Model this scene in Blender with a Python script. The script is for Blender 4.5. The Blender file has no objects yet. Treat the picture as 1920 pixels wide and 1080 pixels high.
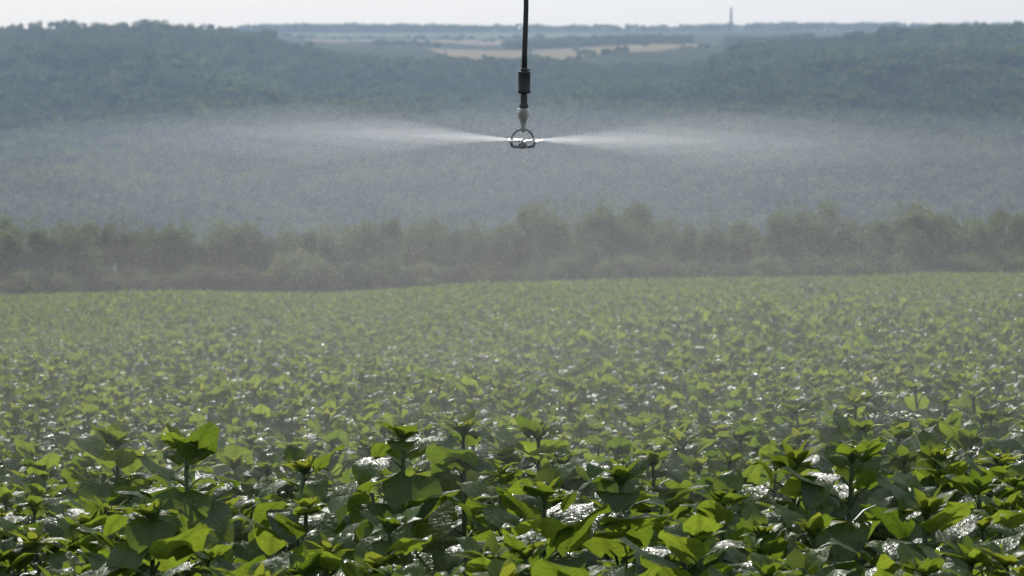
import bpy, math, random
import numpy as np
from mathutils import Vector, Matrix, Euler

SC = bpy.context.scene
COL = SC.collection
rng = np.random.default_rng(11)
R = random.Random(5)

# ------------------------------------------------------------------ camera, sky, sun, exposure
F = 7818.0            # focal length in pixels of the 1920 px wide photograph
HOR = 50.0            # image row of the true horizon
cam_d = bpy.data.cameras.new('camera')
cam = bpy.data.objects.new('camera', cam_d); COL.objects.link(cam)
cam_d.sensor_width = 36.0
cam_d.lens = 36.0 * F / 1920.0
cam_d.clip_start = 0.1
cam_d.clip_end = 30000
cam.location = (0, 0, 0)
cam.rotation_euler = (math.radians(90) - math.atan((540 - HOR) / F), 0, 0)
cam_d.dof.use_dof = True
cam_d.dof.focus_distance = 15.0
cam_d.dof.aperture_fstop = 11.0
SC.camera = cam

SUN_EL, SUN_AZ = math.radians(38), math.radians(-12)
w = bpy.data.worlds.new('World'); SC.world = w; w.use_nodes = True
nt = w.node_tree
sky = nt.nodes.new('ShaderNodeTexSky'); sky.sky_type = 'NISHITA'; sky.sun_disc = False
sky.sun_elevation = SUN_EL; sky.sun_rotation = SUN_AZ
sky.air_density = 1.0; sky.dust_density = 1.2; sky.ozone_density = 1.0; sky.altitude = 100
bg = nt.nodes['Background']; bg.inputs['Strength'].default_value = 0.12
veil = nt.nodes.new('ShaderNodeMix'); veil.data_type = 'RGBA'; veil.inputs[0].default_value = 0.45
veil.inputs[7].default_value = (5.6, 6.4, 7.0, 1)           # thin even high cloud whitening the whole sky
nt.links.new(sky.outputs[0], veil.inputs[6]); nt.links.new(veil.outputs[2], bg.inputs[0])

sv = Vector((math.sin(SUN_AZ) * math.cos(SUN_EL), math.cos(SUN_AZ) * math.cos(SUN_EL), math.sin(SUN_EL)))
sd = bpy.data.lights.new('sun', 'SUN'); sd.energy = 4.2; sd.angle = math.radians(0.55); sd.color = (1.0, 0.965, 0.92)
so = bpy.data.objects.new('sun', sd); COL.objects.link(so)
so.rotation_euler = sv.to_track_quat('Z', 'Y').to_euler(); so.location = sv * 50

SC.view_settings.view_transform = 'Standard'
SC.view_settings.look = 'None'
SC.view_settings.gamma = 1.0
SC.view_settings.use_curve_mapping = False
SC.view_settings.exposure = 0.0
SC.render.engine = 'CYCLES'
cy = SC.cycles
cy.use_denoising = True
cy.max_bounces = 6; cy.diffuse_bounces = 4; cy.glossy_bounces = 2
cy.transmission_bounces = 5; cy.transparent_max_bounces = 16; cy.volume_bounces = 3
cy.caustics_reflective = False; cy.caustics_refractive = False
cy.sample_clamp_indirect = 4.0
cy.volume_step_rate = 1.0

# ------------------------------------------------------------------ helpers
def tag(o, label=None, cat=None, group=None, kind=None):
    if label: o['label'] = label
    if cat: o['category'] = cat
    if group: o['group'] = group
    if kind: o['kind'] = kind
    return o

def link(name, data, parent=None):
    o = bpy.data.objects.new(name, data); COL.objects.link(o)
    if parent is not None: o.parent = parent
    return o

def mesh_np(name, V, Q, mats, uv=None, tone=None, mi=None, smooth=True):
    """V (n,3); Q list of face index arrays (each (m,k)); uv per vertex; tone per vertex; mi per-face material index"""
    me = bpy.data.meshes.new(name)
    Q = [np.asarray(q, dtype=np.int32) for q in (Q if isinstance(Q, list) else [Q]) if len(q)]
    loops = np.concatenate([q.ravel() for q in Q])
    tot = np.concatenate([np.full(len(q), q.shape[1], np.int32) for q in Q])
    st = np.concatenate([[0], np.cumsum(tot)[:-1]]).astype(np.int32)
    me.vertices.add(len(V)); me.vertices.foreach_set('co', np.asarray(V, np.float32).ravel())
    me.loops.add(len(loops)); me.loops.foreach_set('vertex_index', loops)
    me.polygons.add(len(tot)); me.polygons.foreach_set('loop_start', st); me.polygons.foreach_set('loop_total', tot)
    if mi is not None: me.polygons.foreach_set('material_index', np.asarray(mi, np.int32))
    me.polygons.foreach_set('use_smooth', np.full(len(tot), smooth))
    if uv is not None:
        l = me.uv_layers.new(name='UVMap'); l.data.foreach_set('uv', np.asarray(uv, np.float32)[loops].ravel())
    if tone is not None:
        a = me.attributes.new('tone', 'FLOAT', 'POINT'); a.data.foreach_set('value', np.asarray(tone, np.float32))
    for m in (mats if isinstance(mats, list) else [mats]): me.materials.append(m)
    me.update(calc_edges=True)
    return me

class Geo:
    """collects verts / quads / tris as numpy"""
    def __init__(s): s.V = []; s.T = []; s.Qd = []; s.uv = []; s.mT = []; s.mQ = []; s.n = 0
    def add(s, V, quads=None, tris=None, uv=None, m=0):
        V = np.asarray(V, float); s.V.append(V)
        s.uv.append(np.zeros((len(V), 2)) if uv is None else np.asarray(uv))
        if quads is not None and len(quads): s.Qd.append(np.asarray(quads) + s.n); s.mQ += [m] * len(quads)
        if tris is not None and len(tris): s.T.append(np.asarray(tris) + s.n); s.mT += [m] * len(tris)
        s.n += len(V)
    def arrays(s):
        V = np.concatenate(s.V); uv = np.concatenate(s.uv)
        Q = np.concatenate(s.Qd) if s.Qd else np.zeros((0, 4), int)
        T = np.concatenate(s.T) if s.T else np.zeros((0, 3), int)
        return V, Q, T, uv, np.array(s.mQ + s.mT)
    def mesh(s, name, mats, smooth=True, tone=None):
        V, Q, T, uv, mi = s.arrays()
        return mesh_np(name, V, [Q, T], mats, uv=uv, mi=mi, smooth=smooth,
                       tone=None if tone is None else np.full(len(V), tone))

def tube(g, pts, rad, n=8, m=0, cap=True):
    pts = [Vector(p) for p in pts]; V = []; 
    rad = rad if hasattr(rad, '__len__') else [rad] * len(pts)
    up = Vector((0.3, 0.9, 0.2)).normalized()
    for i, p in enumerate(pts):
        d = (pts[min(i + 1, len(pts) - 1)] - pts[max(i - 1, 0)]).normalized()
        a = d.cross(up)
        if a.length < 1e-3: a = d.cross(Vector((1, 0, 0)))
        a.normalize(); b = d.cross(a)
        for k in range(n):
            t = 2 * math.pi * k / n
            V.append(p + (a * math.cos(t) + b * math.sin(t)) * rad[i])
    q = [(i * n + k, i * n + (k + 1) % n, (i + 1) * n + (k + 1) % n, (i + 1) * n + k) for i in range(len(pts) - 1) for k in range(n)]
    t = []
    if cap:
        V += [pts[0], pts[-1]]; c0 = len(pts) * n; L = (len(pts) - 1) * n
        t = [(c0, (k + 1) % n, k) for k in range(n)] + [(c0 + 1, L + k, L + (k + 1) % n) for k in range(n)]
    g.add([tuple(v) for v in V], q, t, m=m)

def lathe(g, prof, n=24, m=0, loc=(0, 0, 0)):
    V = []
    for r, z in prof:
        for k in range(n):
            t = 2 * math.pi * k / n
            V.append((loc[0] + r * math.cos(t), loc[1] + r * math.sin(t), loc[2] + z))
    q = [(i * n + k, i * n + (k + 1) % n, (i + 1) * n + (k + 1) % n, (i + 1) * n + k) for i in range(len(prof) - 1) for k in range(n)]
    g.add(V, q, m=m)

# value noise used for terrain and canopy relief
_perm = np.random.default_rng(3).random((256, 256))
def vnoise(x, y):
    xi = np.floor(x).astype(int); yi = np.floor(y).astype(int); fx = x - xi; fy = y - yi
    fx = fx * fx * (3 - 2 * fx); fy = fy * fy * (3 - 2 * fy)
    g = lambda a, b: _perm[a % 256, b % 256]
    return (g(xi, yi) * (1 - fx) + g(xi + 1, yi) * fx) * (1 - fy) + (g(xi, yi + 1) * (1 - fx) + g(xi + 1, yi + 1) * fx) * fy - 0.5
def fbm(x, y, o=4):
    x = np.asarray(x, float); y = np.asarray(y, float); s = 0; a = 1
    for i in range(o): s = s + a * vnoise(x * 2 ** i + 17.3 * i, y * 2 ** i + 5.1 * i); a *= 0.5
    return s

# ------------------------------------------------------------------ materials
def new_mat(name):
    m = bpy.data.materials.new(name); m.use_nodes = True
    nt = m.node_tree; nt.nodes.clear()
    out = nt.nodes.new('ShaderNodeOutputMaterial')
    return m, nt, out
def N(nt, t, **kw):
    n = nt.nodes.new(t)
    for k, v in kw.items():
        if k.startswith('i_'): n.inputs[k[2:].replace('_', ' ')].default_value = v
        else: setattr(n, k, v)
    return n
def ramp(nt, stops):
    n = nt.nodes.new('ShaderNodeValToRGB'); e = n.color_ramp.elements
    while len(e) < len(stops): e.new(0.5)
    for i, (p, c) in enumerate(stops): e[i].position = p; e[i].color = (*c, 1)
    return n
def math_n(nt, op, a, b=None):
    n = nt.nodes.new('ShaderNodeMath'); n.operation = op
    for i, v in enumerate((a, b)):
        if v is None: continue
        if isinstance(v, (int, float)): n.inputs[i].default_value = v
        else: nt.links.new(v, n.inputs[i])
    return n.outputs[0]

def leaf_material(name, dark, light, tdark, tlight, trans=0.5, rough=(0.22, 0.5), vein=True, spec=0.5, bump=0.5, scale=60, back=None):
    m, nt, out = new_mat(name); L = nt.links
    at = N(nt, 'ShaderNodeAttribute', attribute_name='tone'); oi = N(nt, 'ShaderNodeObjectInfo')
    geo = N(nt, 'ShaderNodeNewGeometry')
    no = N(nt, 'ShaderNodeTexNoise'); no.inputs['Scale'].default_value = scale * 0.15; no.inputs['Detail'].default_value = 3
    L.new(geo.outputs['Position'], no.inputs['Vector'])
    v = math_n(nt, 'ADD', at.outputs['Fac'], oi.outputs['Random'])
    v = math_n(nt, 'FRACT', v)
    v = math_n(nt, 'ADD', math_n(nt, 'MULTIPLY', v, 0.75), math_n(nt, 'MULTIPLY', math_n(nt, 'SUBTRACT', no.outputs['Fac'], 0.35), 0.7))
    r1 = ramp(nt, [(0, dark), (1, light)]); L.new(v, r1.inputs[0])
    r2 = ramp(nt, [(0, tdark), (1, tlight)]); L.new(v, r2.inputs[0])
    p = N(nt, 'ShaderNodeBsdfPrincipled'); L.new(r1.outputs[0], p.inputs['Base Color'])
    p.inputs['Specular IOR Level'].default_value = spec
    t = N(nt, 'ShaderNodeBsdfTranslucent'); L.new(r2.outputs[0], t.inputs['Color'])
    n2 = N(nt, 'ShaderNodeTexNoise'); n2.inputs['Scale'].default_value = scale; n2.inputs['Detail'].default_value = 2
    L.new(geo.outputs['Position'], n2.inputs['Vector'])
    mr = N(nt, 'ShaderNodeMapRange'); L.new(n2.outputs['Fac'], mr.inputs[0]); mr.inputs[1].default_value = 0.35; mr.inputs[2].default_value = 0.65
    mr.inputs[3].default_value = rough[0]; mr.inputs[4].default_value = rough[1]
    L.new(mr.outputs[0], p.inputs['Roughness'])
    h = n2.outputs['Fac']
    if vein:
        uvn = N(nt, 'ShaderNodeUVMap'); uvn.uv_map = 'UVMap'; sx = N(nt, 'ShaderNodeSeparateXYZ'); L.new(uvn.outputs[0], sx.inputs[0])
        ax = math_n(nt, 'ABSOLUTE', sx.outputs[0])
        ph = math_n(nt, 'MULTIPLY', math_n(nt, 'SUBTRACT', sx.outputs[1], math_n(nt, 'MULTIPLY', ax, 0.45)), 38.0)
        s1 = math_n(nt, 'ABSOLUTE', math_n(nt, 'SINE', ph))
        s1 = math_n(nt, 'POWER', s1, 0.4)
        mid = math_n(nt, 'MINIMUM', math_n(nt, 'MULTIPLY', ax, 8.0), 1.0)
        h = math_n(nt, 'ADD', math_n(nt, 'MULTIPLY', math_n(nt, 'ADD', s1, mid), 0.16), math_n(nt, 'MULTIPLY', h, 1.6))
    b = N(nt, 'ShaderNodeBump'); b.inputs['Strength'].default_value = bump; b.inputs['Distance'].default_value = 0.006
    L.new(h, b.inputs['Height']); L.new(b.outputs[0], p.inputs['Normal'])
    if vein:                                            # veins and small blemishes show in the light coming through
        vd = math_n(nt, 'MULTIPLY', math_n(nt, 'ADD', math_n(nt, 'MULTIPLY', math_n(nt, 'ADD', s1, mid), 0.32), 0.40), math_n(nt, 'ADD', math_n(nt, 'MULTIPLY', n2.outputs['Fac'], 0.7), 0.65))
        vm = N(nt, 'ShaderNodeVectorMath', operation='SCALE'); L.new(r2.outputs[0], vm.inputs[0]); L.new(vd, vm.inputs['Scale'])
        L.new(vm.outputs[0], t.inputs['Color'])
    p.inputs['Specular IOR Level'].default_value = 0.0; p.inputs['IOR'].default_value = 1.0
    gl_ = N(nt, 'ShaderNodeBsdfGlossy'); L.new(mr.outputs[0], gl_.inputs['Roughness']); L.new(b.outputs[0], gl_.inputs['Normal'])
    lw = N(nt, 'ShaderNodeLayerWeight'); lw.inputs['Blend'].default_value = 0.5
    gf = math_n(nt, 'ADD', math_n(nt, 'MULTIPLY', math_n(nt, 'POWER', lw.outputs['Facing'], 4.0), 0.22 * spec), 0.09 * spec)
    mg = N(nt, 'ShaderNodeMixShader'); L.new(gf, mg.inputs[0]); L.new(p.outputs[0], mg.inputs[1]); L.new(gl_.outputs[0], mg.inputs[2]); p = mg
    mx = N(nt, 'ShaderNodeMixShader'); mx.inputs[0].default_value = trans
    L.new(p.outputs[0], mx.inputs[1]); L.new(t.outputs[0], mx.inputs[2]); L.new(mx.outputs[0], out.inputs[0])
    return m

def simple_mat(name, c1, c2=None, scale=20, rough=0.6, bump=0.3, dist=0.01, spec=0.4, trans=0, metal=0):
    m, nt, out = new_mat(name); L = nt.links
    p = N(nt, 'ShaderNodeBsdfPrincipled'); L.new(p.outputs[0], out.inputs[0])
    tc = N(nt, 'ShaderNodeTexCoord')
    no = N(nt, 'ShaderNodeTexNoise'); no.inputs['Scale'].default_value = scale; no.inputs['Detail'].default_value = 5
    L.new(tc.outputs['Object'], no.inputs['Vector'])
    r = ramp(nt, [(0.3, c1), (0.7, c2 or c1)]); L.new(no.outputs['Fac'], r.inputs[0]); L.new(r.outputs[0], p.inputs['Base Color'])
    p.inputs['Roughness'].default_value = rough; p.inputs['Specular IOR Level'].default_value = spec
    p.inputs['Transmission Weight'].default_value = trans; p.inputs['Metallic'].default_value = metal
    b = N(nt, 'ShaderNodeBump'); b.inputs['Strength'].default_value = bump; b.inputs['Distance'].default_value = dist
    L.new(no.outputs['Fac'], b.inputs['Height']); L.new(b.outputs[0], p.inputs['Normal'])
    return m

M_leaf = leaf_material('sunflower_leaf', (0.045, 0.088, 0.014), (0.09, 0.14, 0.026), (0.095, 0.16, 0.011), (0.265, 0.335, 0.026), 0.59, rough=(0.10, 0.48), bump=0.46, spec=0.85, scale=66)
M_young = leaf_material('sunflower_young_leaf', (0.07, 0.12, 0.015), (0.12, 0.17, 0.03), (0.13, 0.21, 0.016), (0.36, 0.38, 0.035), 0.5, rough=(0.3, 0.5), vein=False, bump=0.3)
M_stem = simple_mat('sunflower_stem', (0.05, 0.085, 0.025), (0.09, 0.13, 0.045), 40, 0.42, 0.5, 0.003)
M_bud = simple_mat('sunflower_bud', (0.035, 0.07, 0.018), (0.09, 0.13, 0.03), 60, 0.5, 0.6, 0.004)
def bush_mat(name, a, b): return leaf_material(name, tuple(x * .6 for x in a), a, tuple(x * 1.3 for x in b), tuple(x * 2.2 for x in b), 0.45, rough=(0.5, 0.7), vein=False, spec=0.25, bump=0.0, scale=6)
M_bush = [bush_mat('bush_foliage_olive', (0.09, 0.108, 0.045), (0.095, 0.115, 0.036)),
          bush_mat('bush_foliage_green', (0.075, 0.098, 0.042), (0.08, 0.108, 0.033)),
          bush_mat('bush_foliage_brownish', (0.085, 0.094, 0.048), (0.08, 0.092, 0.036)),
          bush_mat('bush_foliage_yellow_green', (0.11, 0.13, 0.05), (0.13, 0.15, 0.042))]
M_tree = leaf_material('hill_tree_foliage', (0.010, 0.026, 0.008), (0.15, 0.19, 0.06), (0.012, 0.03, 0.010), (0.22, 0.27, 0.06), 0.4, rough=(0.6, 0.8), vein=False, spec=0.2, bump=0, scale=0.05)
M_bark = simple_mat('bark', (0.05, 0.04, 0.03), (0.10, 0.085, 0.065), 12, 0.85, 0.6, 0.02)

# ------------------------------------------------------------------ terrain
# camera is 0.81 m above the canopy; the field slopes down away from the camera and rises to the right
def canopy_z(x, y): return -0.81 - 0.0563 * y + 0.0235 * x
PL = 0.84                                            # height of the plants
_D = np.array([175, 260, 600, 1000, 1400, 1600, 1800, 2000, 2200, 2400, 2600, 2800, 3000, 3200, 3600, 4000, 4800, 5600, 7000])
_C = {  # photo column : ground height (m) at the distances above
    -600: [-11.5, -20, -55, -80, -82, -80, -74, -66, -56, -42, -28, -15, -7, -6.5, -7, -9, -10, -8, -6],
    0:   [-11.5, -20, -55, -80, -82, -80, -74, -65, -53, -39, -25, -14, -7.2, -7.0, -7.2, -9, -10, -8, -6],
    280: [-11.5, -20, -55, -80, -82, -80, -74, -65, -53, -38, -23, -11.5, -4.6, -4.2, -6, -8, -9, -8, -6],
    480: [-11.5, -20, -55, -80, -82, -80, -75, -66, -54, -39, -24, -14, -8.6, -7.2, -7, -8, -8, -6, -5],
    560: [-11.5, -20, -55, -80, -82, -80, -75, -67, -56, -43, -30, -20, -16, -15, -14.5, -12.5, -7.5, -4.5, -4],
    650: [-11.5, -20, -55, -80, -82, -80, -75, -67, -57, -45, -32, -21, -18, -16.5, -15.5, -13, -7.5, -4.5, -4],
    960: [-11.5, -20, -55, -80, -82, -80, -75, -67, -58, -48, -37, -28.5, -25, -21, -17.5, -13.5, -7.5, -4, -4],
    1250: [-11.5, -20, -55, -80, -82, -79, -72, -61, -51, -39, -28, -22, -18, -15.5, -14, -12, -8, -5, -4],
    1420: [-11.5, -20, -55, -80, -81, -76, -66, -53, -38, -24, -14, -14, -15, -15, -14, -12, -6, -4, -4],
    1600: [-11.5, -20, -55, -80, -80, -74, -60, -45, -29, -18, -12, -9.5, -9.5, -10, -9, -9, -6, -4, -4],
    1800: [-11.5, -20, -55, -80, -80, -72, -57, -42, -26, -15.5, -10, -7.6, -7.8, -8, -8, -8, -6, -4, -4],
    2500: [-11.5, -20, -55, -80, -80, -72, -57, -42, -26, -15, -9, -6.8, -7, -7.5, -8, -8, -6, -4, -4]}
_cx = np.array(sorted(_C)); _cz = np.array([_C[k] for k in _cx], float)
def far_z(x, y):
    x = np.asarray(x, float); y = np.asarray(y, float)
    X = np.clip(960 + F * x / np.maximum(y, 1), -600, 2499.9)
    i = np.clip(np.searchsorted(_cx, X, 'right') - 1, 0, len(_cx) - 2)
    t = (X - _cx[i]) / (_cx[i + 1] - _cx[i]); t = t * t * (3 - 2 * t)
    j = np.clip(np.searchsorted(_D, y, 'right') - 1, 0, len(_D) - 2)
    u = np.clip((y - _D[j]) / (_D[j + 1] - _D[j]), 0, 1)
    a = _cz[i, j] * (1 - t) + _cz[i + 1, j] * t; b = _cz[i, j + 1] * (1 - t) + _cz[i + 1, j + 1] * t
    z = a * (1 - u) + b * u
    hill = np.clip((y - 1450) / 200, 0, 1) * np.clip((3000 - y) / 500, 0, 1)
    z = z + hill * (fbm(x / 130 + 0.0016 * y, y / 420, 3) * 24 + fbm(x / 45, y / 70, 2) * 5)
    return z
def ground_z(x, y):
    x = np.asarray(x, float); y = np.asarray(y, float)
    near = canopy_z(x, y) - PL + 0.05 * fbm(x * 0.8, y * 0.8, 2)
    far = far_z(x, y)
    k = np.clip((y - 172) / 60, 0, 1); k = k * k * (3 - 2 * k)
    return near * (1 - k) + far * k

ang = np.concatenate([np.linspace(-0.6, -0.18, 30), np.linspace(-0.175, 0.175, 240), np.linspace(0.18, 0.6, 30)])
dist = np.concatenate([np.linspace(-6, 30, 60), np.linspace(32, 240, 80), np.linspace(260, 1400, 40), np.linspace(1412, 3200, 150), np.linspace(3240, 7000, 60)])
A, Dm = np.meshgrid(ang, dist)
Xg = A * np.maximum(Dm, 0) + A * 12; Yg = Dm
Zg = ground_z(Xg, Yg)
nr, nc = Xg.shape
idx = np.arange(nr * nc).reshape(nr, nc)
Q = np.stack([idx[:-1, :-1], idx[:-1, 1:], idx[1:, 1:], idx[1:, :-1]], -1).reshape(-1, 4)
m, nt_, out = new_mat('terrain'); L = nt_.links
geo = N(nt_, 'ShaderNodeNewGeometry'); sp = N(nt_, 'ShaderNodeSeparateXYZ'); L.new(geo.outputs['Position'], sp.inputs[0])
n1 = N(nt_, 'ShaderNodeTexNoise'); n1.inputs['Scale'].default_value = 3; n1.inputs['Detail'].default_value = 8; L.new(geo.outputs['Position'], n1.inputs['Vector'])
soil = ramp(nt_, [(0.3, (0.03, 0.022, 0.014)), (0.7, (0.075, 0.055, 0.035))]); L.new(n1.outputs['Fac'], soil.inputs[0])
n2 = N(nt_, 'ShaderNodeTexNoise'); n2.inputs['Scale'].default_value = 0.02; n2.inputs['Detail'].default_value = 8; L.new(geo.outputs['Position'], n2.inputs['Vector'])
gr = ramp(nt_, [(0.35, (0.02, 0.03, 0.012)), (0.65, (0.045, 0.055, 0.022))]); L.new(n2.outputs['Fac'], gr.inputs[0])
mr = N(nt_, 'ShaderNodeMapRange'); L.new(sp.outputs[1], mr.inputs[0]); mr.inputs[1].default_value = 150; mr.inputs[2].default_value = 158
mc = N(nt_, 'ShaderNodeMix', data_type='RGBA'); L.new(mr.outputs[0], mc.inputs[0]); L.new(soil.outputs[0], mc.inputs[6]); L.new(gr.outputs[0], mc.inputs[7])
p = N(nt_, 'ShaderNodeBsdfPrincipled'); p.inputs['Roughness'].default_value = 1.0; p.inputs['Specular IOR Level'].default_value = 0.02
L.new(mc.outputs[2], p.inputs['Base Color'])
bm_ = N(nt_, 'ShaderNodeBump'); bm_.inputs['Strength'].default_value = 0.8; bm_.inputs['Distance'].default_value = 0.05
L.new(n1.outputs['Fac'], bm_.inputs['Height']); L.new(bm_.outputs[0], p.inputs['Normal']); L.new(p.outputs[0], out.inputs[0])
g = link('ground', mesh_np('ground', np.stack([Xg, Yg, Zg], -1).reshape(-1, 3), Q, m)); tag(g, kind='structure')

# far cultivated strips on the plateau, draped on the terrain
def strip(name, X0, X1, near_fn, far_fn, c1, c2, label):
    nx, ny = 70, 14
    V = []
    for i in range(nx):
        Xp = X0 + (X1 - X0) * i / (nx - 1)
        a, b = near_fn(Xp), far_fn(Xp); t_ = i / (nx - 1); k_ = min(1, (t_ * 12) ** .7 + .04, ((1 - t_) * 5) ** .7 + .04) * (.86 + .14 * math.sin(Xp / 23)); a, b = b - (b - a) * k_, b
        for j in range(ny):
            y = a + (b - a) * j / (ny - 1); x = (Xp - 960) / F * y
            V.append((x, y, float(ground_z(x, y)) + 0.6))
    Q = [(i * ny + j, (i + 1) * ny + j, (i + 1) * ny + j + 1, i * ny + j + 1) for i in range(nx - 1) for j in range(ny - 1)]
    mt = simple_mat(name, c1, c2, 0.01, 1.0, 0.0, spec=0.02)
    return tag(link(name, mesh_np(name, V, np.array(Q), mt)), label, kind='structure')
strip('stubble_field', 560, 1030, lambda X: 3680 + 60 * math.sin(X / 90), lambda X: 4010, (0.21, 0.17, 0.11), (0.26, 0.21, 0.14), 'pale tan stubble strip behind the middle tree belt')
strip('ripe_grain_field', 800, 1345, lambda X: 2870 + 25 * math.sin(X / 60), lambda X: 3330 + (X - 800) * 0.1, (0.19, 0.145, 0.08), (0.26, 0.20, 0.115), 'ripe tan grain field just above the wooded slope')
strip('green_crop_field', 500, 1300, lambda X: 4080, lambda X: 4760, (0.09, 0.12, 0.06), (0.12, 0.15, 0.075), 'pale green crop strip below the skyline tree belt')

# ------------------------------------------------------------------ leaf clump crowns
def clump_crown(rs, W, D, H, nclump, nleaf, size, base=0.0, irregular=0.35, csize=0.28):
    """many small leaf faces gathered in uneven clumps through a crown; returns verts, quads, tone"""
    cen = []
    for _ in range(nclump):
        th = rs.uniform(0, 2 * math.pi); ph = math.acos(rs.uniform(-0.25, 1.0)); rr = rs.uniform(0.45, 1.0) ** 0.6
        k = 1 + irregular * math.sin(th * 3 + W) * 0.4 + rs.uniform(-irregular, irregular) * 0.5
        sp_ = abs(math.sin(ph)) ** 0.55; cp_ = math.copysign(abs(math.cos(ph)) ** 0.6, math.cos(ph)) * (1 - .25 * sp_ * rs.uniform(0, 1))
        cen.append((W * 0.5 * rr * sp_ * math.cos(th) * k, D * 0.5 * rr * sp_ * math.sin(th) * k,
                    base + (H - base) * (0.40 + 0.5 * rr * cp_ * (1 + (k - 1) * .5))))
    cen = np.array(cen); cs = rs.uniform(0.6, 1.25, nclump) * csize * (W + H) / 2
    ci = rs.integers(0, nclump, nleaf)
    d = rs.normal(size=(nleaf, 3)); d /= np.linalg.norm(d, axis=1)[:, None]
    rad = rs.uniform(0, 1, nleaf) ** 0.45
    P = cen[ci] + d * (cs[ci] * rad * 0.62)[:, None] * np.array([1, 1, 0.85])
    P[:, 2] = np.maximum(P[:, 2], 0.02 * H)
    # twiggy leaf orientation
    a = rs.normal(size=(nleaf, 3)) + d * 0.4; a /= np.linalg.norm(a, axis=1)[:, None]
    b = np.cross(a, rs.normal(size=(nleaf, 3))); b /= np.linalg.norm(b, axis=1)[:, None]
    s = size * rs.uniform(0.6, 1.4, nleaf)[:, None]
    V = np.stack([P - a * s, P + b * s * 0.5, P + a * s, P - b * s * 0.5], 1).reshape(-1, 3)
    Q = np.arange(nleaf * 4).reshape(-1, 4)
    tone = np.repeat(rs.uniform(0, 1, nclump)[ci] * 0.6 + rs.uniform(0, 0.4, nleaf), 4)
    return V, Q, tone

# ------------------------------------------------------------------ hill trees: a few individuals, the woods as one mass
def limb_mesh(name, rs, H, W, stems, r0):
    g = Geo()
    for s in range(stems):
        th = rs.uniform(0, 2 * math.pi); lean = rs.uniform(0.05, 0.3) * W * (stems > 1) + 0.02 * W
        p = [(0.03 * W * math.cos(th), 0.03 * W * math.sin(th), -0.15), (lean * .4 * math.cos(th), lean * .4 * math.sin(th), H * .3),
             (lean * math.cos(th), lean * math.sin(th), H * .62), (lean * 1.3 * math.cos(th + .3), lean * 1.3 * math.sin(th + .3), H * .88)]
        tube(g, p, [r0, r0 * .75, r0 * .45, r0 * .12], 6, cap=False)
        for k in range(3):
            t2 = th + rs.uniform(-1.6, 1.6); q = Vector(p[1]).lerp(Vector(p[2]), rs.uniform(0, .9))
            e = q + Vector((math.cos(t2) * W * .26, math.sin(t2) * W * .26, H * rs.uniform(.12, .3)))
            tube(g, [q, q.lerp(e, .5) + Vector((0, 0, H * .03)), e], [r0 * .45, r0 * .3, r0 * .08], 5, cap=False)
    return g.mesh(name, M_bark)
tree_crowns, tree_trunks = [], []
for k, (W, H) in enumerate([(7.5, 6.6), (9.0, 7.4), (6.0, 7.0)]):
    rs = np.random.default_rng(40 + k)
    V, Q, t = clump_crown(rs, W, W, H, 16, 420, 0.62, base=0.5, irregular=0.3, csize=0.3)
    tree_crowns.append(mesh_np('crown', V, Q, M_tree, tone=t, smooth=False))
    tree_trunks.append(limb_mesh('trunk', rs, H * .9, W, 1, 0.22))
def px_pos(X, d): return ((X - 960) / F * d, d)
def hill_tree(X, d, k, sc, sz, label, rot=0.0, name='broadleaf_tree'):
    x, y = px_pos(X, d)
    e = link(name, None); e.location = (x, y, float(ground_z(x, y)) - 0.1); e.rotation_euler = (0, 0, rot); e.scale = (sc, sc, sz)
    tag(e, label, 'tree', 'trees standing clear on the far ridge')
    return link('crown', tree_crowns[k], e), link('trunk', tree_trunks[k], e)
c0, _ = hill_tree(358, 3130, 2, 0.9, 1.15, 'single dark tree standing proud of the far left skyline', name='ridge_tree')
c1, _ = hill_tree(1640, 2660, 0, 0.85, 1.1, 'round tree on the skyline right of the factory chimney', 1.0, name='ridge_tree')
c2, _ = hill_tree(1757, 2760, 1, 0.8, 1.0, 'broad clumped tree on the right skyline above the red roofs', 2.0, name='ridge_tree')
hill_tree(1783, 2755, 0, 0.8, 1.0, 'slimmer tree touching the broad clumped one on right skyline', 4.0, name='ridge_tree')
hill_tree(1413, 4700, 2, 1.2, 1.15, 'tiny round tree on the skyline just right of the chimney', 2.5, name='ridge_tree')
hill_tree(54, 3000, 0, 0.75, 0.85, 'small knob of a tree on the skyline at far left', 3.0, name='ridge_tree')

pts = []
def scat(n, X0, X1, y0, y1, keep=None, s=(0.7, 1.15), dens_noise=True):
    X = rng.uniform(X0, X1, n); y = np.sqrt(rng.uniform(y0 * y0, y1 * y1, n)); x = (X - 960) / F * y
    ok = np.ones(n, bool) if keep is None else keep(X, y)
    if dens_noise: ok &= (fbm(x / 60 + 9, y / 110, 3) > -0.6)
    sc = rng.uniform(s[0], s[1], n) * (1 + 0.35 * fbm(x / 90, y / 160, 2))
    sc = np.where((y > 2550) & (y < 3300) & (rng.random(n) < .93), np.minimum(sc, .78), sc)
    for a, b, c in zip(x[ok], y[ok], sc[ok]): pts.append((a, b, c))
def keep_slope(X, y):
    top = np.interp(X, [-900, 0, 450, 560, 700, 960, 1080, 1250, 1345, 1500, 2900], [3150, 3150, 3120, 2950, 2850, 2830, 2790, 2660, 2680, 2900, 2900])
    return y < top + 20 * np.sin(X / 37)
scat(17000, -700, 2600, 1480, 3160, keep_slope, s=(0.6, 1.65))
scat(6000, -700, 2600, 1480, 3160, keep_slope, s=(0.3, 0.55))
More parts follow.
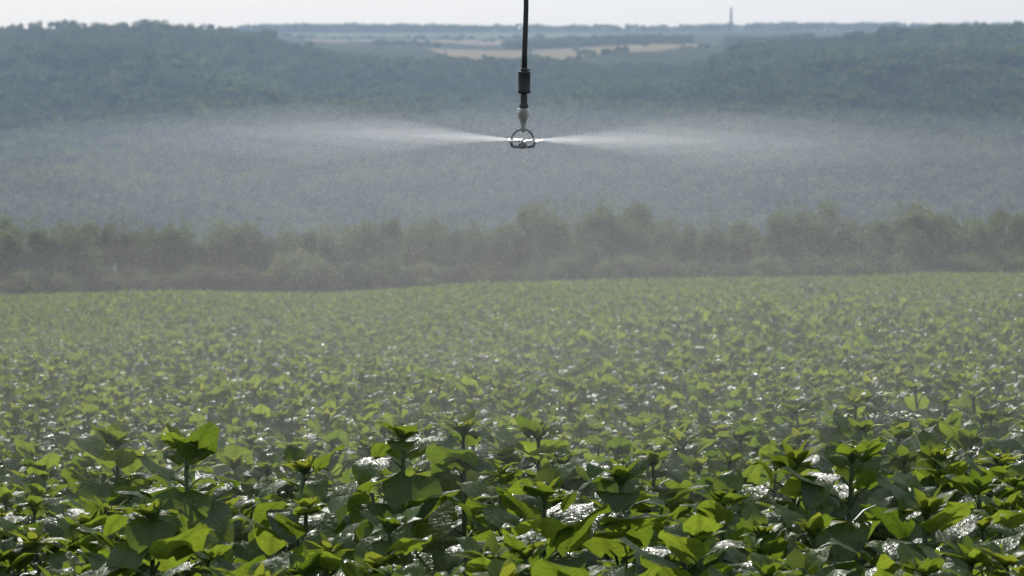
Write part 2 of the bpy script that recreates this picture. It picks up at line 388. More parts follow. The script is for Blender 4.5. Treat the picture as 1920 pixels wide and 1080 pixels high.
# tree belts on the plateau
scat(800, 450, 2600, 4850, 5250, s=(0.6, 1.55), dens_noise=False)
scat(360, 480, 900, 4880, 4990, s=(0.9, 1.5), dens_noise=False)
scat(330, 950, 1290, 3440, 3660, s=(0.7, 1.15), dens_noise=False)
scat(50, 700, 830, 3440, 3560, s=(0.5, 0.9), dens_noise=False)
scat(12, 800, 1350, 2900, 3300, s=(0.4, 0.9), dens_noise=False)
scat(30, 560, 1000, 3700, 4000, s=(0.3, 0.7), dens_noise=False)
scat(70, 500, 1300, 4040, 4100, s=(0.3, 0.9), dens_noise=False)
scat(160, 1360, 1520, 3300, 3900, s=(0.7, 1.0), dens_noise=False)
scat(500, 1290, 2600, 5300, 5600, s=(0.7, 1.6), dens_noise=False)
scat(60, 820, 1000, 2840, 2900, s=(0.6, 1.0), dens_noise=False)
scat(16, 1085, 1180, 2860, 2960, s=(0.8, 1.1), dens_noise=False)
scat(300, -700, 400, 3120, 3200, s=(0.5, 0.9), dens_noise=False)
scat(300, 1500, 2600, 2650, 2900, s=(0.5, 0.9), dens_noise=False)
# scrub of the valley floor behind the hedge
P = np.array(pts); pz = ground_z(P[:, 0], P[:, 1]) - 0.3
me = bpy.data.meshes.new('hillside_forest'); me.vertices.add(len(P))
me.vertices.foreach_set('co', np.stack([P[:, 0], P[:, 1], pz], -1).astype(np.float32).ravel())
for nm, ty, val in (('sc', 'FLOAT', P[:, 2]), ('rot', 'FLOAT', rng.uniform(0, 6.28, len(P))), ('pick', 'INT', rng.integers(0, 3, len(P)))):
    a = me.attributes.new(nm, ty, 'POINT'); a.data.foreach_set('value', val.astype(np.float32 if ty == 'FLOAT' else np.int32))
forest = link('hillside_forest', me); tag(forest, 'dense blue-grey woodland covering the far valley side', 'forest', kind='stuff')
ng = bpy.data.node_groups.new('scatter_trees', 'GeometryNodeTree')
ng.interface.new_socket('Geometry', in_out='INPUT', socket_type='NodeSocketGeometry')
ng.interface.new_socket('Geometry', in_out='OUTPUT', socket_type='NodeSocketGeometry')
gi = ng.nodes.new('NodeGroupInput'); go = ng.nodes.new('NodeGroupOutput'); iop = ng.nodes.new('GeometryNodeInstanceOnPoints')
g2i = ng.nodes.new('GeometryNodeGeometryToInstance')
for c in (c0, c1, c2):
    oi = ng.nodes.new('GeometryNodeObjectInfo'); oi.inputs['Object'].default_value = c
    ng.links.new(oi.outputs['Geometry'], g2i.inputs[0])
def nattr(t, n):
    a = ng.nodes.new('GeometryNodeInputNamedAttribute'); a.data_type = t; a.inputs['Name'].default_value = n; return a.outputs['Attribute']
ng.links.new(gi.outputs[0], iop.inputs['Points']); ng.links.new(g2i.outputs[0], iop.inputs['Instance'])
iop.inputs['Pick Instance'].default_value = True
ng.links.new(nattr('INT', 'pick'), iop.inputs['Instance Index']); ng.links.new(nattr('FLOAT', 'sc'), iop.inputs['Scale'])
cx = ng.nodes.new('ShaderNodeCombineXYZ'); ng.links.new(nattr('FLOAT', 'rot'), cx.inputs[2]); ng.links.new(cx.outputs[0], iop.inputs['Rotation'])
ng.links.new(iop.outputs[0], go.inputs[0])
forest.modifiers.new('scatter', 'NODES').node_group = ng

# ------------------------------------------------------------------ chimney, masts, houses on the far plateau
M_brick = simple_mat('chimney_brick', (0.16, 0.12, 0.10), (0.22, 0.17, 0.14), 0.6, 0.9)
M_render = simple_mat('pale_render', (0.45, 0.43, 0.40), (0.55, 0.52, 0.48), 0.5, 0.9)
M_tile = simple_mat('red_roof_tile', (0.30, 0.15, 0.11), (0.42, 0.22, 0.16), 0.8, 0.8)
M_steel = simple_mat('grey_steel', (0.2, 0.2, 0.2), (0.25, 0.25, 0.25), 2, 0.6)
M_glass_dark = simple_mat('dark_window', (0.03, 0.035, 0.04), (0.04, 0.045, 0.05), 1, 0.2)
def at_far(X, d, dz=0): x, y = px_pos(X, d); return (x, y, float(ground_z(x, y)) + dz)
e = link('factory_chimney', None); e.location = at_far(1370, 4600); tag(e, 'slender dark factory chimney standing alone on the skyline', 'chimney')
g = Geo(); lathe(g, [(1.75, -1), (1.7, 0), (1.3, 14), (1.05, 27.2)], 20); link('shaft', g.mesh('shaft', M_brick), e)
g = Geo(); lathe(g, [(1.06, 27.2), (1.28, 27.5), (1.28, 28.6), (1.1, 28.9), (0.8, 28.9), (0.8, 27.0)], 20); link('crown_ring', g.mesh('crown_ring', M_brick), e)
g = Geo(); lathe(g, [(1.76, -1), (2.3, -1), (2.3, 2.0), (1.70, 2.3)], 8); link('plinth', g.mesh('plinth', M_brick, False), e)
def box(g, x0, x1, y0, y1, z0, z1, m=0):
    V = [(x, y, z) for z in (z0, z1) for y in (y0, y1) for x in (x0, x1)]
    g.add(V, [(0, 2, 3, 1), (4, 5, 7, 6), (0, 1, 5, 4), (2, 6, 7, 3), (0, 4, 6, 2), (1, 3, 7, 5)], m=m)
def house(X, d, w, dd, h, rh, label, rot=0, name='farmhouse', group='small houses among the trees on the right ridge', roofmat=None, lift=2.0):
    e = link(name, None); e.location = at_far(X, d, lift * 0); e.rotation_euler = (0, 0, rot)
    tag(e, label, 'house', group)
    g = Geo(); box(g, -w / 2, w / 2, -dd / 2, dd / 2, -2, h); link('wall', g.mesh('wall', M_render, False), e)
    g = Geo(); o = .4
    g.add([(-w / 2 - o, -dd / 2 - o, h), (w / 2 + o, -dd / 2 - o, h), (w / 2 + o, dd / 2 + o, h), (-w / 2 - o, dd / 2 + o, h), (-w / 2 - o, 0, h + rh), (w / 2 + o, 0, h + rh)],
          [(0, 1, 5, 4), (2, 3, 4, 5), (0, 3, 2, 1)], [(0, 4, 3), (1, 2, 5)])
    link('roof', g.mesh('roof', roofmat or M_tile, False), e)
    for s in (-.28, .28):
        g = Geo(); box(g, s * w - .6, s * w + .6, -dd / 2 - .05, -dd / 2 + .1, h * .35, h * .8); link('window', g.mesh('window', M_glass_dark, False), e)
house(1376, 4590, 5, 5, 4.2, 1.5, 'small boiler house against the foot of the factory chimney', name='boiler_house', group='chimney yard')
house(1669, 2560, 5.5, 5, 3.2, 1.6, 'pink roofed house among trees below the round skyline tree', .1)
house(1765, 2575, 5.5, 5, 3.2, 1.5, 'low pink roofed house, left one of the pair on right ridge', -.1)
house(1802, 2560, 7, 5, 3.2, 1.6, 'longer pink roofed house, right one of the pair on right ridge', .05)
for X, d, h, lb in ((1305, 4650, 13, 'faint thin mast on the skyline left of the chimney'), (1433, 4650, 12, 'faint thin mast on the skyline right of the chimney')):
    e = link('mast', None); e.location = at_far(X, d); tag(e, lb, 'mast', 'thin masts on the skyline')
    g = Geo(); tube(g, [(0, 0, -1), (0, 0, h)], [.22, .12], 6); link('pole', g.mesh('pole', M_steel), e)
    g = Geo(); box(g, -.9, .9, -.1, .1, h * .86, h * .89); link('crossarm', g.mesh('crossarm', M_steel, False), e)
# bare clay scars on the wooded slope
M_clay = simple_mat('bare_clay', (0.36, 0.27, 0.23), (0.46, 0.36, 0.31), 0.1, 0.9)

# ------------------------------------------------------------------ hedge of bushes along the far edge of the field
bush_protos = {}
def bush_proto(kind, v):
    key = (kind, v)
    if key not in bush_protos:
        rs = np.random.default_rng(200 + 10 * kind + v)
        V, Q, t = clump_crown(rs, 4.6, 3.6, 3.0, 38, 12000, 0.085, base=-0.1, irregular=0.45, csize=0.25)
        # loose upright sprays breaking the outline
        n = 900; th = rs.uniform(0, 6.28, n); k = rs.integers(0, 45, n); bx = rs.uniform(-2.0, 2.0, 45); by = rs.uniform(-1.3, 1.3, 45)
        bt = 3.0 * np.sqrt(np.maximum(0.1, 1 - (bx / 2.5) ** 2 - (by / 2) ** 2)) * rs.uniform(.85, 1.12, 45)
        hh = rs.uniform(0, 1, n)
        Pp = np.stack([bx[k] + rs.normal(0, .06, n), by[k] + rs.normal(0, .06, n), bt[k] - .55 + hh * .75], -1)
        a = rs.normal(size=(n, 3)); a /= np.linalg.norm(a, axis=1)[:, None]; b = np.cross(a, rs.normal(size=(n, 3))); b /= np.linalg.norm(b, axis=1)[:, None]
        s = 0.06
        V2 = np.stack([Pp - a * s, Pp + b * s * .5, Pp + a * s, Pp - b * s * .5], 1).reshape(-1, 3)
        Q2 = np.arange(n * 4).reshape(-1, 4) + len(V)
        me = mesh_np('foliage', np.concatenate([V, V2]), np.concatenate([Q, Q2]), M_bush[kind], tone=np.concatenate([t, np.repeat(rs.uniform(0, 1, n), 4)]), smooth=False)
        bush_protos[key] = (me, limb_mesh('branches', rs, 2.6, 3.6, 5, 0.05))
    return bush_protos[key]
def hedge_y(X): return 158 + 5 * math.sin(X / 300)
def bush(X, top_row, wpx, kind, label, dy=0.0, v=0, name='hedge_bush', cat='bush', group='bushes in the hedge along the field edge'):
    y = hedge_y(X) + dy; x = (X - 960) / F * y; z = float(ground_z(x, y))
    ztop = -(top_row - HOR) / F * y; h = max(0.6, ztop - z)
    e = link(name, None); e.location = (x, y, z - 0.05)
    e.rotation_euler = (0, 0, R.uniform(0, 6.28)); s = wpx / F * y / 3.5
    e.scale = (s, s * .8, h / 2.95)
    tag(e, label, cat, group)
    f, l = bush_proto(kind, v); link('foliage', f, e); link('branches', l, e)
tops = [(-330, 420, 190, 1), (-190, 425, 170, 0), (-60, 418, 170, 1), (60, 416, 170, 1), (150, 420, 120, 0), (215, 412, 150, 2), (268, 425, 110, 0), (365, 412, 150, 1), (455, 418, 130, 2),
        (530, 422, 130, 0), (625, 425, 130, 0), (722, 405, 130, 1), (800, 416, 120, 0), (872, 410, 140, 1), (948, 420, 120, 0), (1010, 408, 120, 1),
        (1105, 372, 170, 1), (1180, 404, 120, 0), (1250, 412, 110, 0), (1320, 408, 130, 1), (1390, 418, 110, 0), (1490, 386, 150, 1),
        (1560, 410, 130, 0), (1640, 414, 110, 1), (1722, 384, 190, 0), (1800, 402, 150, 1), (1885, 388, 140, 1), (1990, 395, 190, 0), (2120, 392, 180, 1), (2260, 396, 180, 0)]
words = ['first', 'second', 'third', 'fourth', 'fifth', 'sixth', 'seventh', 'eighth', 'ninth', 'tenth', 'eleventh', 'twelfth', 'thirteenth', 'fourteenth', 'fifteenth', 'sixteenth']
tone_w = ['olive', 'dull green', 'brownish', 'yellow-green']
leftb = sorted([t for t in tops if t[0] < 980], key=lambda t: -t[0]); rightb = sorted([t for t in tops if t[0] >= 980], key=lambda t: t[0])
for i, t in enumerate(tops):
    if t[0] < 980: lab = f'{tone_w[t[3]]} tall hedge bush, {words[leftb.index(t)]} one left of the hanging hose'
    else: lab = f'{tone_w[t[3]]} tall hedge bush, {words[rightb.index(t)]} one right of the hanging hose'
    if t[0] == 1105: lab = 'tallest round-topped bush in the hedge, right of the hanging hose'
    if t[0] == 1490: lab = 'dense dark round hedge bush with narrow base between lower bushes'
    bush(t[0], t[1], t[2], t[3], lab, dy=R.uniform(-1, 1.5), v=i % 3)
low = [(-250, 500, 200, 2), (-100, 505, 190, 3), (25, 512, 130, 2), (95, 505, 130, 3), (175, 498, 120, 2), (255, 500, 120, 2), (330, 500, 120, 2), (410, 490, 130, 2), (480, 500, 120, 0), (565, 470, 140, 3), (650, 495, 120, 2),
       (705, 480, 100, 1), (775, 490, 130, 3), (850, 503, 120, 2), (930, 488, 130, 2), (1010, 490, 120, 0), (1085, 470, 130, 1), (1160, 476, 110, 3), (1230, 478, 110, 0), (1300, 486, 130, 2), (1380, 484, 120, 0),
       (1440, 478, 100, 3), (1515, 470, 110, 1), (1590, 478, 120, 3), (1670, 476, 130, 0), (1760, 470, 140, 1), (1850, 466, 130, 3), (1930, 466, 130, 0), (2060, 460, 180, 3), (2200, 460, 190, 0)]
ll = sorted([t for t in low if t[0] < 980], key=lambda t: -t[0]); lr = sorted([t for t in low if t[0] >= 980], key=lambda t: t[0])
for i, t in enumerate(low):
    side, k = ('left', ll.index(t)) if t[0] < 980 else ('right', lr.index(t))
    lab = f'low {tone_w[t[3]]} shrub in front of the hedge, {words[k]} {side} of the hose'
    bush(t[0], t[1], t[2], t[3], lab, dy=-3.2 + R.uniform(-.4, .4), v=(i + 1) % 3, name='low_shrub', cat='shrub', group='low shrubs at the foot of the hedge')

# scrub filling the foot and the back of the hedge
for dy0, hmax, nn, sd_, mk in ((3.5, 2.3, 60000, 1, 1), (-1.5, .9, 26000, 2, 1)):
    rs = np.random.default_rng(900 + sd_); a_ = rs.uniform(-.16, .16, nn); hy = 158 + 5 * np.sin((960 + F * a_) / 300) + dy0 + rs.normal(0, .8, nn)
    hx = a_ * hy; prof_ = .62 + .5 * fbm(hx / 2.2, hy * 0 + dy0, 3); hz = ground_z(hx, hy) + hmax * prof_ * rs.uniform(0, 1, nn) ** .8
    a = rs.normal(size=(nn, 3)); a /= np.linalg.norm(a, axis=1)[:, None]; b = np.cross(a, rs.normal(size=(nn, 3))); b /= np.linalg.norm(b, axis=1)[:, None]
    Pq = np.stack([hx, hy, hz], -1); s = .10
    V = np.stack([Pq - a * s, Pq + b * s * .5, Pq + a * s, Pq - b * s * .5], 1).reshape(-1, 3)
    tag(link('undergrowth', mesh_np('undergrowth', V, np.arange(nn * 4).reshape(-1, 4), M_bush[mk], tone=np.repeat(rs.uniform(0, 1, nn), 4), smooth=False)),
        ('tangled green scrub filling the back of the hedge', 'ragged grassy weeds along the foot of the hedge')[sd_ - 1], 'undergrowth', kind='stuff')

# ------------------------------------------------------------------ sunflower plants
tt = np.array([0, .08, .2, .36, .52, .68, .84, .94, 1.0]); ww = np.array([.14, .40, .51, .54, .50, .42, .28, .15, .02])
def leaf_geo(g, rs, Ls, pet, th0, droop, fold, wave, nl=6, nw=4, petiole=True, m=0, mp=1, aspect=0.92, side=0.0):
    """blade with a petiole: starts at the origin, grows towards +Y"""
    # petiole
    e = rs.uniform(.5, .95)
    P0 = np.array([0, 0, 0.0]); P1 = np.array([0, pet * math.cos(e) * .55, pet * math.sin(e) * .6]); P2 = np.array([0, pet * math.cos(e * .7), pet * math.sin(e * .8)])
    if petiole: tube(g, [P0, P1, P2], [.0055, .0042, .0035], 3, m=mp, cap=False)
    t = np.linspace(0, 1, nl + 1)
    ts = t ** 0.85
    wd = np.interp(ts, tt, ww) * Ls * aspect
    # midrib curve
    th = th0 - droop * t; dy = np.cos(th) * Ls / nl; dz = np.sin(th) * Ls / nl
    my = P2[1] + np.concatenate([[0], np.cumsum((dy[:-1] + dy[1:]) / 2)]); mz = P2[2] + np.concatenate([[0], np.cumsum((dz[:-1] + dz[1:]) / 2)])
    mx = side * Ls * t ** 2
    v = np.linspace(-1, 1, nw + 1)
    ph = rs.uniform(0, 6.28, 2); V = []; UV = []
    for i in range(nl + 1):
        for k, s in enumerate(v):
            x = s * wd[i]
            back = -0.13 * Ls * abs(s) ** 1.5 * max(0, 1 - ts[i] * 2.2)
            zz = fold * abs(x) - 0.9 * fold * x * x / (0.5 * Ls) + wave * Ls * math.sin(ts[i] * 9 + ph[0 if s > 0 else 1]) * abs(s) ** 1.5 + rs.normal(0, .008) * Ls * (abs(s) > .1)
            V.append((mx[i] + x, my[i] + back * math.cos(th[i]) - zz * math.sin(th[i]), mz[i] + back * math.sin(th[i]) + zz * math.cos(th[i])))
            UV.append((x / Ls, ts[i]))
    n = nw + 1
    q = [(i * n + k, i * n + k + 1, (i + 1) * n + k + 1, (i + 1) * n + k) for i in range(nl) for k in range(nw)]
    g.add(V, q, uv=UV, m=m)

def xf(V, loc=(0, 0, 0), rz=0, rx=0, s=1.0):
    Mx = Matrix.Translation(loc) @ Matrix.Rotation(rz, 4, 'Z') @ Matrix.Rotation(rx, 4, 'X') @ Matrix.Scale(s, 4)
    A = np.array(Mx); return V @ A[:3, :3].T + A[:3, 3]

NLEAF = 12
leaf_hi, leaf_lo = [], []          # (mesh, arrays) for mature leaves
for k in range(NLEAF):
    rs = np.random.default_rng(70 + k)
    par = dict(Ls=rs.uniform(.13, .18), pet=rs.uniform(.07, .12), th0=rs.uniform(.75, 1.15) if k < 5 else rs.uniform(-.6, .15), droop=rs.uniform(.4, 1.1) if k < 5 else rs.uniform(.9, 1.5), fold=rs.uniform(-.55, .35), wave=rs.uniform(.03, .09), aspect=rs.uniform(.98, 1.15), side=rs.uniform(-.12, .12))
    st = rs.bit_generator.state
    g = Geo(); leaf_geo(g, rs, **par); leaf_hi.append((g.mesh('leaf', [M_leaf, M_stem]), g.arrays()))
    g = Geo(); leaf_geo(g, np.random.default_rng(70 + k), nl=3, nw=2, petiole=False, **par); leaf_lo.append(g.arrays())
def bud_geo(seed, lo=False, kind=0):
    """the growing tip: upright young leaves around a small green bud"""
    rs = np.random.default_rng(seed); g = Geo()
    n = 4 if lo else 11
    for i in range(n):
        gl = Geo(); f = i / n
        leaf_geo(gl, rs, Ls=(.086 - .044 * f) * (1.1 if lo else 1) * rs.uniform(.65, 1.4), pet=.012, th0=.45 + .75 * f + rs.uniform(-.25, .25), droop=rs.uniform(.0, 1.3), fold=rs.uniform(.3, .9), wave=.02, nl=2 if lo else 3, nw=2, petiole=False, aspect=rs.uniform(.5, .75))
        V, Q, T, uv, mi = gl.arrays()
        V = xf(V, (0, 0, -.02 + .022 * f), i * 2.4 + rs.uniform(-.3, .3)); g.add(V, Q, T, uv=uv, m=0)
    # bud body
    r = .016 if kind == 0 else .024
    prof = [(.002, -.03), (.006, -.02), (r * .9, -.002), (r, .01), (r * .7, .021), (.001, .024)]
    if lo: prof = [(.005, -.02), (r, .004), (.001, .024)]
    lathe(g, prof, 4 if lo else 7, m=1)
    if kind and not lo:
        for i in range(9):
            a = i * 2 * math.pi / 9; c, s = math.cos(a), math.sin(a); r1 = r * 1.0; r2 = r * 1.35
            g.add([(r1 * c - .005 * s, r1 * s + .005 * c, .0), (r1 * c + .005 * s, r1 * s - .005 * c, .0), (r2 * c, r2 * s, .035)], None, [(0, 1, 2)], m=1)
    return g
buds_hi = [bud_geo(300 + k, kind=k % 3 == 2) for k in range(6)]
buds_lo = [bud_geo(300 + k, lo=True) for k in range(6)]
bud_me = [b.mesh('bud', [M_young, M_bud]) for b in buds_hi]

def stem_geo(H, seed, n=6):
    rs = np.random.default_rng(seed); g = Geo(); b = rs.normal(0, .012, 4)
    tube(g, [(0, 0, -.06), (b[0], b[1], H * .4), (b[2], b[3], H * .75), (0, 0, H - .01)], [.011, .010, .008, .006], n, cap=False)
    return g
def plant_recipe(seed, H=PL, nl=18, openness=1.0):
    rs = np.random.default_rng(seed); out = []; a = rs.uniform(0, 6.28)
    for i in range(nl):
        f = i / (nl - 1)                                  # 0 low .. 1 top
        h = H * (.42 + .575 * f ** .75) - .02
        s = (1.12 - .62 * f ** 2.4) * rs.uniform(.85, 1.12)
        up = rs.random() < (.10 + .62 * f ** 1.5)
        out.append((rs.integers(0, 5) if up else rs.integers(5, NLEAF), h, a, (-.10 + .25 * f) * openness + rs.uniform(-.18, .18), s)); a += 2.4 + rs.uniform(-.35, .35)
    return out
NP = 9
recipes = [plant_recipe(500 + k, openness=.9 + .1 * (k % 3)) for k in range(NP)]
stem_me = [stem_geo(PL, 500 + k).mesh('stem', M_stem) for k in range(NP)]

def make_plant(x, y, k, rz, hs, sc, label, group, tiltx=0.0, tilty=0.0):
    e = link('sunflower_plant', None)
    gz = float(ground_z(x, y)); e.location = (x, y, gz); e.rotation_euler = (tiltx, tilty, rz); e.scale = (sc, sc, hs)
    tag(e, label, 'sunflower plant', group)
    link('stem', stem_me[k], e)
    for (li, h, a, rx, s) in recipes[k]:
        o = link('leaf', leaf_hi[li][0], e); o.location = (0, 0, h); o.rotation_euler = (rx, 0, a); o.scale = (s, s, s * sc / hs)
    o = link('bud', bud_me[(k * 5 + int(rz * 7)) % 6], e); o.location = (0, 0, PL); o.rotation_euler = (0, 0, rz * 3)
    o.scale = (1, 1, sc / hs)

def on_canopy(X, d): x = (X - 960) / F * d; return x, d
# plants that rise above the others, one by one
feature = [  # photo column, distance, top row, pose seed, label
    (345, 14.2, 822, 2, 'tall sunflower plant with a dark bud standing above the mist line at left'),
    (755, 13.7, 800, 4, 'tall bare-stemmed sunflower plant rising above the dark gap left of centre'),
    (868, 15.2, 792, 1, 'hazy tall sunflower plant just right of the tallest centre-left one'),
    (1010, 15.6, 800, 5, 'thin tall hazy sunflower plant below the sprinkler'),
    (1165, 12.9, 880, 8, 'sunflower plant with thick dark stem right of the centre gap'),
    (1022, 12.1, 905, 3, 'bright leafy sunflower plant in the foreground below the sprinkler'),
    (1492, 13.2, 850, 0, 'tall sunflower plant with one raised dark leaf at right'),
    (1600, 13.0, 838, 6, 'tallest sunflower plant of the right side, spreading wet shiny leaves'),
    (568, 13.6, 862, 7, 'sunflower plant with wet glittering top leaf at left of the gap'),
    (1742, 12.0, 940, 2, 'bright sunflower plant in the lower right foreground'),
    (280, 11.8, 945, 1, 'yellow-tipped sunflower plant in the lower left foreground'),
    (1880, 14.2, 850, 4, 'hazy sunflower plant with drooping leaves near the right edge'),
    (215, 15.8, 815, 5, 'thin hazy sunflower plant standing above the mist line at far left')]
placed = []
for X, d, row, k, lab in feature:
    x, y = on_canopy(X, d); top = -(row - HOR) / F * d
    H = top - float(ground_z(x, y)) ; hs = (H - .03) / PL
    make_plant(x, y, k, R.uniform(0, 6.28), hs, 1.16, lab, 'tall sunflower plants above the canopy')
    placed.append((x, y))
gaps = [(815, 13.5, .19, 1.5), (1650, 12.9, .2, 1.5), (430, 13.4, .15, 1.0), (1330, 13.8, .12, .8), (950, 17.5, .35, 1.5), (1240, 34, 1.0, 4), (560, 30, 1.0, 3), (1500, 60, 3, 8), (300, 44, 2, 5)]
# all plant positions in slightly wandering rows
ppos = []
row_sp, pl_sp = 0.56, 0.27
ymax = 154.0
y = 7.6
while y < ymax:
    kf = float(np.interp(y, [14, 26, 60, 100, 155], [1.0, .80, .78, .92, 1.12])); sp = row_sp * kf; ps = pl_sp * kf
    half = y * 0.1228 * 1.2 + 1.0
    n = int(2 * half / ps)
    xs = -half + (np.arange(n) + R.random()) * ps + rng.normal(0, .07, n) * ps / pl_sp
    ys = y + rng.normal(0, .07, n) * ps / pl_sp
    for a, b in zip(xs, ys):
        if any(abs(a - (gx - 960) / F * gd) < rx * (1.0) and abs(b - gd) < ry for gx, gd, rx, ry in gaps) and R.random() < (.96 if y < 20 else .6): continue
        if y > 15 and float(fbm(a / (.5 + y * .02) + 70, b / (1.5 + y * .06), 2)) < -.40: continue
        if y < 20 and any((a - q[0]) ** 2 + (b - q[1]) ** 2 < .05 for q in placed): continue
        if R.random() < .05: continue
        ppos.append((a, b))
    y += sp
ppos = np.array(ppos)
inview = np.abs(ppos[:, 0]) < ppos[:, 1] * 0.1228 + 0.22
vis = inview & (ppos[:, 1] > 9.4)
order = np.where(vis)[0]; order = order[np.argsort(ppos[order, 1])]
NIND = 278
near_idx = set(order[:NIND + 9].tolist())
lift = lambda x, y: 1 + np.interp(y, [10, 20, 60, 155], [.18, .36, .50, .26]) * fbm(x / (1.2 + y * .035) + 31, y / (4.0 + y * .1), 3)
print('individual plants reach to', ppos[order[NIND], 1], 'total', len(ppos))
short = ['tall dark-budded one at left', 'tall bare-stemmed centre-left one', 'hazy tall centre one', 'thin hazy one below the sprinkler',
         'thick-stemmed one right of centre', 'bright foreground one below the sprinkler', 'tall raised-leaf one at right', 'tallest spreading one at right', 'glitter-topped one left of centre',
         'bright one in the lower right', 'yellow-tipped one in the lower left', 'hazy drooping one near the right edge', 'thin hazy one at far left']
ords = ['nearest', 'second', 'third', 'fourth', 'fifth', 'sixth', 'seventh', 'eighth', 'ninth', 'tenth', 'eleventh', 'twelfth', 'thirteenth', 'fourteenth', 'fifteenth', 'sixteenth', 'seventeenth', 'eighteenth', 'nineteenth', 'twentieth']
ords += ['twenty-' + w_ for w_ in ('first', 'second', 'third', 'fourth', 'fifth', 'sixth', 'seventh', 'eighth', 'ninth')] + ['thirtieth'] + ['thirty-' + w_ for w_ in ('first', 'second', 'third', 'fourth', 'fifth', 'sixth', 'seventh', 'eighth', 'ninth')]
buck = {}
for i in order[:NIND + 9]:
    x, y = ppos[i]; u = np.array([F * x / y, 3 * F * .81 / y])
    d_ = [float(np.hypot(u[0] - F * q[0] / q[1], u[1] - 3 * F * .81 / q[1])) for q in placed]; f_ = int(np.argmin(d_)); q = placed[f_]
    buck.setdefault((f_, 'in front' if y < q[1] else 'behind', 'left' if x / y < q[0] / q[1] else 'right'), []).append((d_[f_], i))
plab = {}
for (f_, fb, lr_), v_ in buck.items():
    for n_, (_, i) in enumerate(sorted(v_)):
        plab[i] = f"{ords[n_] if n_ < len(ords) else 'outermost'} sunflower plant {fb} and {lr_} of the {short[f_]}"
for i in order[:NIND]:
    x, y = ppos[i]
    hs = (R.uniform(.9, 1.08)) * float(lift(x, y))
    if y < 11.3: hs = min(hs, 1.0)
    grp = 'clear sunflower plants in the foreground' if y < 14.5 else 'sunflower plants seen through the mist'
    make_plant(x, y, R.randrange(NP), R.uniform(0, 6.28), hs, R.uniform(.88, 1.1) * float(np.interp(y, [13, 24], [1, .82])), plab[i], grp, R.gauss(0, .06), R.gauss(0, .06))

# the rest of the crop as one mass
def combined(recipe, k, lo):
    g = Geo()
    if not lo:
        V, Q, T, uv, mi = stem_geo(PL, 500 + k, 4).arrays(); g.add(V, Q, T, uv=uv, m=1)
    else:
        V, Q, T, uv, mi = stem_geo(PL, 500 + k, 3).arrays(); g.add(V, Q, T, uv=uv, m=1)
    tn = [np.zeros(len(V))]
    for n_, (li, h, a, rx, s) in enumerate(recipe):
        if lo and n_ < 4: continue
        V, Q, T, uv, mi = leaf_lo[li] if lo else leaf_hi[li][1]
        V = xf(V, (0, 0, h), a, rx, s * (1.12 if lo else 1))
        q0 = mi[:len(Q)]; 
        for mm in (0, 1):
            if (q0 == mm).any() : g.add(V, Q[q0 == mm], None, uv=uv, m=mm); tn.append(np.full(len(V), R.random()))
    V, Q, T, uv, mi = (buds_lo if lo else buds_hi)[k % 6].arrays(); V = V + np.array([0, 0, PL])
    q0 = mi[:len(Q)]
    for mm, m2 in ((0, 2), (1, 3)):
        if (q0 == mm).any(): g.add(V, Q[q0 == mm], None, uv=uv, m=m2); tn.append(np.full(len(V), R.random()))
    A = list(g.arrays()); A.append(np.concatenate(tn))
    # drop unused verts
    V, Q, T, uv, mi, tone = A
    used = np.unique(Q); mp = -np.ones(len(V), int); mp[used] = np.arange(len(used))
    return V[used], mp[Q], uv[used], mi[:len(Q)], tone[used]
rest = np.array([i for i in range(len(ppos)) if i not in near_idx])
protos = []
for k in range(NP):                                      # nine small hazy plants at the back of the single ones, each one mesh
    V, Qk, uv, mi, tone = combined(recipes[k], k, False); i = order[NIND + k]; x, y = ppos[i]
    o = link('sunflower_plant', mesh_np('small_hazy_plant', V, Qk, [M_leaf, M_stem, M_young, M_bud], uv=uv, tone=tone, mi=mi))
    o.location = (x, y, float(ground_z(x, y))); o.rotation_euler = (0, 0, R.uniform(0, 6.28)); o.scale = (.84, .84, float(lift(x, y)))
    tag(o, plab[i], 'sunflower plant', 'sunflower plants seen through the mist'); protos.append(o)
x, y = ppos[rest, 0], ppos[rest, 1]; n = len(rest)
hs = rng.uniform(.88, 1.1, n) * lift(x, y); hs = np.where(y < 11.3, np.minimum(hs, 1.0), hs)
hs = hs * np.interp(y, [110, 150], [1, .84])
sc = rng.uniform(.9, 1.15, n) * np.interp(y, [13, 24, 60, 100, 155], [1.0, .76, .66, .70, .80])
me = bpy.data.meshes.new('sunflower_crop'); me.vertices.add(n)
me.vertices.foreach_set('co', np.stack([x, y, ground_z(x, y)], -1).astype(np.float32).ravel())
for nm, ty, val in (('sc', 'FLOAT_VECTOR', np.stack([sc, sc, hs], -1)), ('rot', 'FLOAT', rng.uniform(0, 6.28, n)), ('pick', 'INT', rng.integers(0, NP, n))):
    a = me.attributes.new(nm, ty, 'POINT'); a.data.foreach_set('vector' if 'V' in ty else 'value', val.astype(np.int32 if ty == 'INT' else np.float32).ravel())
crop = tag(link('sunflower_crop', me), 'rest of the sunflower field reaching back to the hedge', 'crop', kind='stuff')
ng = bpy.data.node_groups.new('scatter_plants', 'GeometryNodeTree')
ng.interface.new_socket('Geometry', in_out='INPUT', socket_type='NodeSocketGeometry')
ng.interface.new_socket('Geometry', in_out='OUTPUT', socket_type='NodeSocketGeometry')
gi = ng.nodes.new('NodeGroupInput'); go = ng.nodes.new('NodeGroupOutput'); iop = ng.nodes.new('GeometryNodeInstanceOnPoints'); g2i = ng.nodes.new('GeometryNodeGeometryToInstance')
for o in protos:
    oi = ng.nodes.new('GeometryNodeObjectInfo'); oi.inputs['Object'].default_value = o; ng.links.new(oi.outputs['Geometry'], g2i.inputs[0])
ng.links.new(gi.outputs[0], iop.inputs['Points']); ng.links.new(g2i.outputs[0], iop.inputs['Instance']); iop.inputs['Pick Instance'].default_value = True
